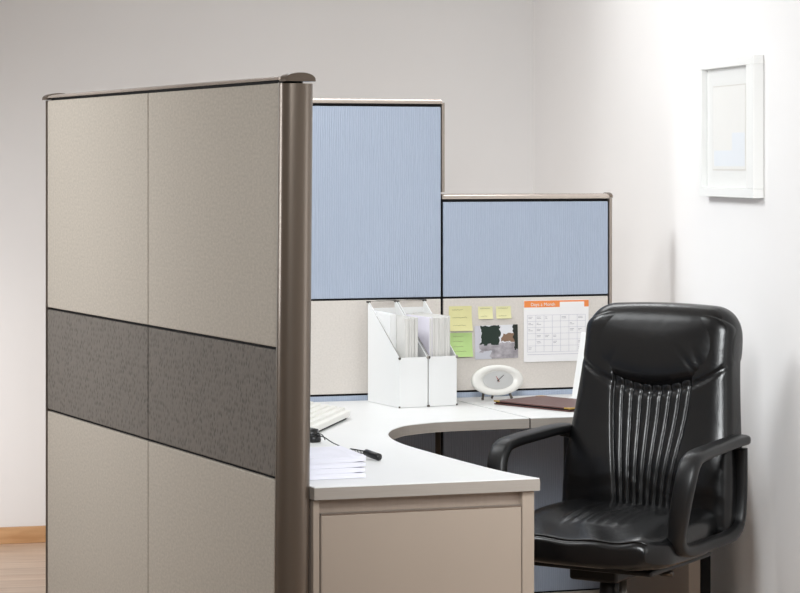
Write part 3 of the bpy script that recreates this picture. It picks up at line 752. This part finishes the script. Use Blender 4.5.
# ------------------------------------------------------------------ office chair
CHX, CHY, CHA = .625, 6.60, math.radians(-31.5)
chair = thing('office_chair', 'high-backed black leather office chair with looped arms drawn up to the desk', 'chair', (CHX, CHY, 0), CHA)
REC = math.tan(math.radians(10.5)); YB = .215
def sup(t, p): return max(0., 1-abs(t)**p)**(1/p)
def sm(a, b, x):
    t = min(1, max(0, (x-a)/(b-a))); return t*t*(3-2*t)
ZB0, ZB1 = .44, 1.075
def hw(z):   # half width of the back
    return .272-.032*sm(.55, 1.0, z)
def zseam(x): return .842+1.55*x*x                       # lower edge of the headrest
def ribw(z): return .085+.038*sm(.5, .85, z)
NR = 8
def rib(x, z, w_, n=NR, amp=.0085):
    if abs(x) > w_: return 0
    q = (x+w_)/(2*w_)*n; f_ = q-math.floor(q)
    return amp*(math.sqrt(max(0, 1-(2*f_-1)**2))-.55)
def bfront(a, b):
    z = ZB0+(ZB1-ZB0)*(b+1)/2
    x = a*hw(z)*(1-.35*max(0, (b-.80)/.2)**3)
    y = YB+REC*(z-.5)
    e = sup(a, 7)*sup(b, 9)
    t = .058*e
    # lumbar belly and side bolsters
    t += .014*math.exp(-((z-.62)/.11)**2)*e
    wr = ribw(z)
    if abs(x) < wr: t += rib(x, z, wr)*sm(ZB0, ZB0+.04, z)*e-.004*e
    else:
        d = (abs(x)-wr)/(hw(z)-wr); t += .010*math.sin(min(1, d)*PI)**.6*e-.007*math.exp(-((abs(x)-wr)/.004)**2)*e
    t += .0008*e*math.sin(z*95+3*math.sin(x*21)+x*30)*math.exp(-((z-.56)/.05)**2)
    t -= .0058*e*math.exp(-((z-zseam(x)+.003)/.008)**2)
    return (x, y-t, z)
def bback(a, b):
    z = ZB0+(ZB1-ZB0)*(b+1)/2
    x = a*hw(z)*(1-.35*max(0, (b-.80)/.2)**3); e = sup(a, 6)*sup(b, 8)
    return (x, YB+REC*(z-.5)+.050*e, z)
bm = bmesh.new(); pillow(bm, 340, 110, bfront, bback)
back = link('backrest', bm, M_leather, chair, smooth=True)
# headrest
HW = .238
def hmap(a, b):
    # rounded upper corners, drooping lower edge
    tt = (b+1)/2
    s = a
    n = 3.2
    zlow = zseam(a*HW*.98)
    R = .085
    wd = HW+.004
    x = a*wd
    dx = max(0, (abs(x)-(wd-R))/R)
    ztop = 1.098-R*(1-max(0, 1-dx**2.3)**(1/2.3))-.012*(a*a)
    return x, zlow+(ztop-zlow)*tt
def hfront(a, b):
    x, z = hmap(a, b); tt = (b+1)/2
    e = sup(a, 7)*(max(0, 1-(1-tt)**10)**(1/2.2))*(max(0, 1-tt**5)**(1/2.4))
    cr = 0
    for (cx_, sl, w2) in ((-.135, .5, .010), (.118, -.9, .008), (.15, -.5, .009)):
        dd_ = (x-cx_)-sl*(z-.93); cr += math.exp(-(dd_/w2)**2)*sm(1.0, .90, z)*.0035
    t = (.080-.020*a**4)*e+.004*math.sin(x*16+1)*e*(1-tt)-cr*e
    return (x, YB+REC*(z-.5)-t+.004, z)
def hback(a, b):
    x, z = hmap(a, b); tt = (b+1)/2
    e = sup(a, 7)*(max(0, 1-(1-tt)**10)**(1/2.2))*(max(0, 1-tt**5)**(1/2.4))
    return (x, YB+REC*(z-.5)+.052*e+.004, z)
bm = bmesh.new(); pillow(bm, 90, 60, hfront, hback)
link('headrest', bm, M_leather, chair, smooth=True)
# piping along both sides of the back
for s in (-1, 1):
    bm = bmesh.new(); pts = []
    for k in range(40):
        z = .47+(.93-.47)*k/39; pts.append((s*(hw(z)-.006), YB+REC*(z-.5)-.034-.010*math.exp(-((z-.62)/.11)**2), z))
    tube(bm, pts, .0032, 8); link('piping', bm, M_leather, back, smooth=True)
# hard shell behind the back
bm = bmesh.new()
def shf(a, b):
    z = .46+.58*(b+1)/2; x = a*(hw(z)-.012); e = sup(a, 6)*sup(b, 8); return (x, YB+REC*(z-.5)+.040, z)
def shb_(a, b):
    z = .46+.58*(b+1)/2; x = a*(hw(z)-.012); e = sup(a, 4)*sup(b, 6); return (x, YB+REC*(z-.5)+.040+.022*e, z)
pillow(bm, 24, 24, shf, shb_); link('back_shell', bm, M_plastic, chair, smooth=True)
# seat
SY0, SY1 = -.285, .215
SWX = .262
def seat_xy(a, b):
    y = SY0+(SY1-SY0)*(b+1)/2
    wx = SWX*(1-.10*sm(.2, 1, b))*(1-.16*max(0, (-b-.55)/.45)**2.2)
    x = a*wx; y -= .030*(1-a*a)*sm(0, 1, -b)
    return x, y
def stop(a, b):
    x, y = seat_xy(a, b); e = sup(a, 5)*sup(b, 5.5)
    z = .440+.078*e-.034*sm(-.02, -.30, y)*e
    z += .010*math.exp(-((abs(x)-.20)/.05)**2)*e
    if abs(x) < .115 and -.17 < y < .19: z += rib(x, y, .115, 7, .006)*sm(-.17, -.13, y)*e
    z += .003*math.sin(x*40+y*25)*e*sm(-.10, -.24, y)
    return (x, y, z)
def sbot(a, b):
    x, y = seat_xy(a, b); e = sup(a, 5)*sup(b, 5)
    return (x, y, .440-.046*e)
bm = bmesh.new(); pillow(bm, 110, 90, stop, sbot); seat = link('seat', bm, M_leather, chair, smooth=True)
bm = bmesh.new(); pts = []
for k in range(61):
    a = -1+2*k/60; a = max(-.985, min(.985, a)); x, y = seat_xy(a*.96, -.93); p_ = stop(a*.96, -.93); pts.append((p_[0], p_[1], p_[2]+.001))
tube(bm, pts, .0035, 8); link('piping', bm, M_leather, seat, smooth=True)
Bx('seat_pan', (-.21, .21, -.22, .19, .378, .3945), M_plastic, chair, bevel=.006)
# arms: closed loops
def arm(s):
    bm = bmesh.new(); A0 = s*.285
    ctrlp = [(.225, .716), (.13, .716), (.02, .712), (-.10, .706), (-.150, .693), (-.178, .655), (-.187, .60), (-.185, .53), (-.172, .475), (-.14, .447), (-.07, .438), (.03, .440), (.15, .444), (.215, .470), (.236, .53), (.240, .62), (.240, .69)]
    Pc = catmull([Vector(p) for p in ctrlp], 5)
    n = len(Pc); rings = []
    for i, p in enumerate(Pc):
        t = (Pc[min(i+1, n-1)]-Pc[max(i-1, 0)]).normalized(); nn = Vector((-t.y, t.x)); q = i/(n-1)
        wide = .030-.006*sm(.35, .6, q)-.004*sm(.7, .8, q)
        thick = .0155+.002*math.sin(q*PI)
        if q > .8: thick = .012
        x_c = A0+s*.012*math.sin(min(1, q*2)*PI)-s*.022*sm(.30, .52, q)+s*.014*sm(.66, .78, q)
        ring = []
        for k in range(16):
            a = 2*PI*k/16; cx_ = math.copysign(abs(math.cos(a))**.6, math.cos(a))*wide; cn = math.copysign(abs(math.sin(a))**.7, math.sin(a))*thick
            ring.append(bm.verts.new((x_c+cx_, p.x+nn.x*cn, p.y+nn.y*cn)))
        rings.append(ring)
    for A, B_ in zip(rings, rings[1:]):
        for k in range(16): bm.faces.new((A[k], A[(k+1) % 16], B_[(k+1) % 16], B_[k]))
    bm.faces.new(rings[0]); bm.faces.new(rings[-1][::-1])
    o = link('armrest', bm, M_plastic, chair, smooth=True)
    bm = bmesh.new(); tube(bm, [(s*.285, .20, .712), (s*.268, .235, .70), (s*.22, .262, .69)], [.018, .016, .014], 12); link('bracket', bm, M_plastic, o, smooth=True)
    return o
arm(-1); arm(1)
# mechanism, gas lift, star base
Bx('tilt_mechanism', (-.075, .075, -.16, .08, .338, .3775), M_plastic, chair, bevel=.008)
bm = bmesh.new(); tube(bm, [(.04, -.03, .362), (.10, -.05, .355), (.165, -.06, .362)], .005, 8); tube(bm, [(.165, -.06, .362), (.20, -.062, .365)], .009, 8); link('lever', bm, M_dchrome, chair, smooth=True)
bm = bmesh.new(); lathe(bm, [(.034, .12), (.034, .25), (.030, .30), (.028, .3375)], 24, (0, -.05)); link('column_cover', bm, M_plastic, chair, smooth=True)
bm = bmesh.new(); tube(bm, [(.058, -.085, .3375), (.058, -.085, .19)], .011, 14); link('tension_rod', bm, M_chrome, chair, smooth=True)
bm = bmesh.new(); lathe(bm, [(0, .07), (.05, .07), (.055, .09), (.05, .125), (0, .128)], 24, (0, -.05)); link('base_hub', bm, M_plastic, chair, smooth=True)
for k in range(5):
    a = 2*PI*k/5+.3; d = Vector((math.cos(a), math.sin(a), 0)); n_ = Vector((-d.y, d.x, 0))
    K0 = Vector((0, -.05, 0)); bm = bmesh.new(); tube(bm, [K0+d*.04+Vector((0, 0, .10)), K0+d*.17+Vector((0, 0, .09)), K0+d*.30+Vector((0, 0, .072))], [.024, .019, .014], 12); lgo = link('base_leg', bm, M_plastic, chair, smooth=True)
    bm = bmesh.new(); c = K0+d*.305
    for s in (-1, 1): tube(bm, [c+n_*s*.008+Vector((0, 0, .027)), c+n_*s*.026+Vector((0, 0, .027))], .027, 20)
    tube(bm, [c+Vector((0, 0, .03)), c+Vector((0, 0, .075))], .007, 10); link('caster', bm, M_blackp, lgo, smooth=True)
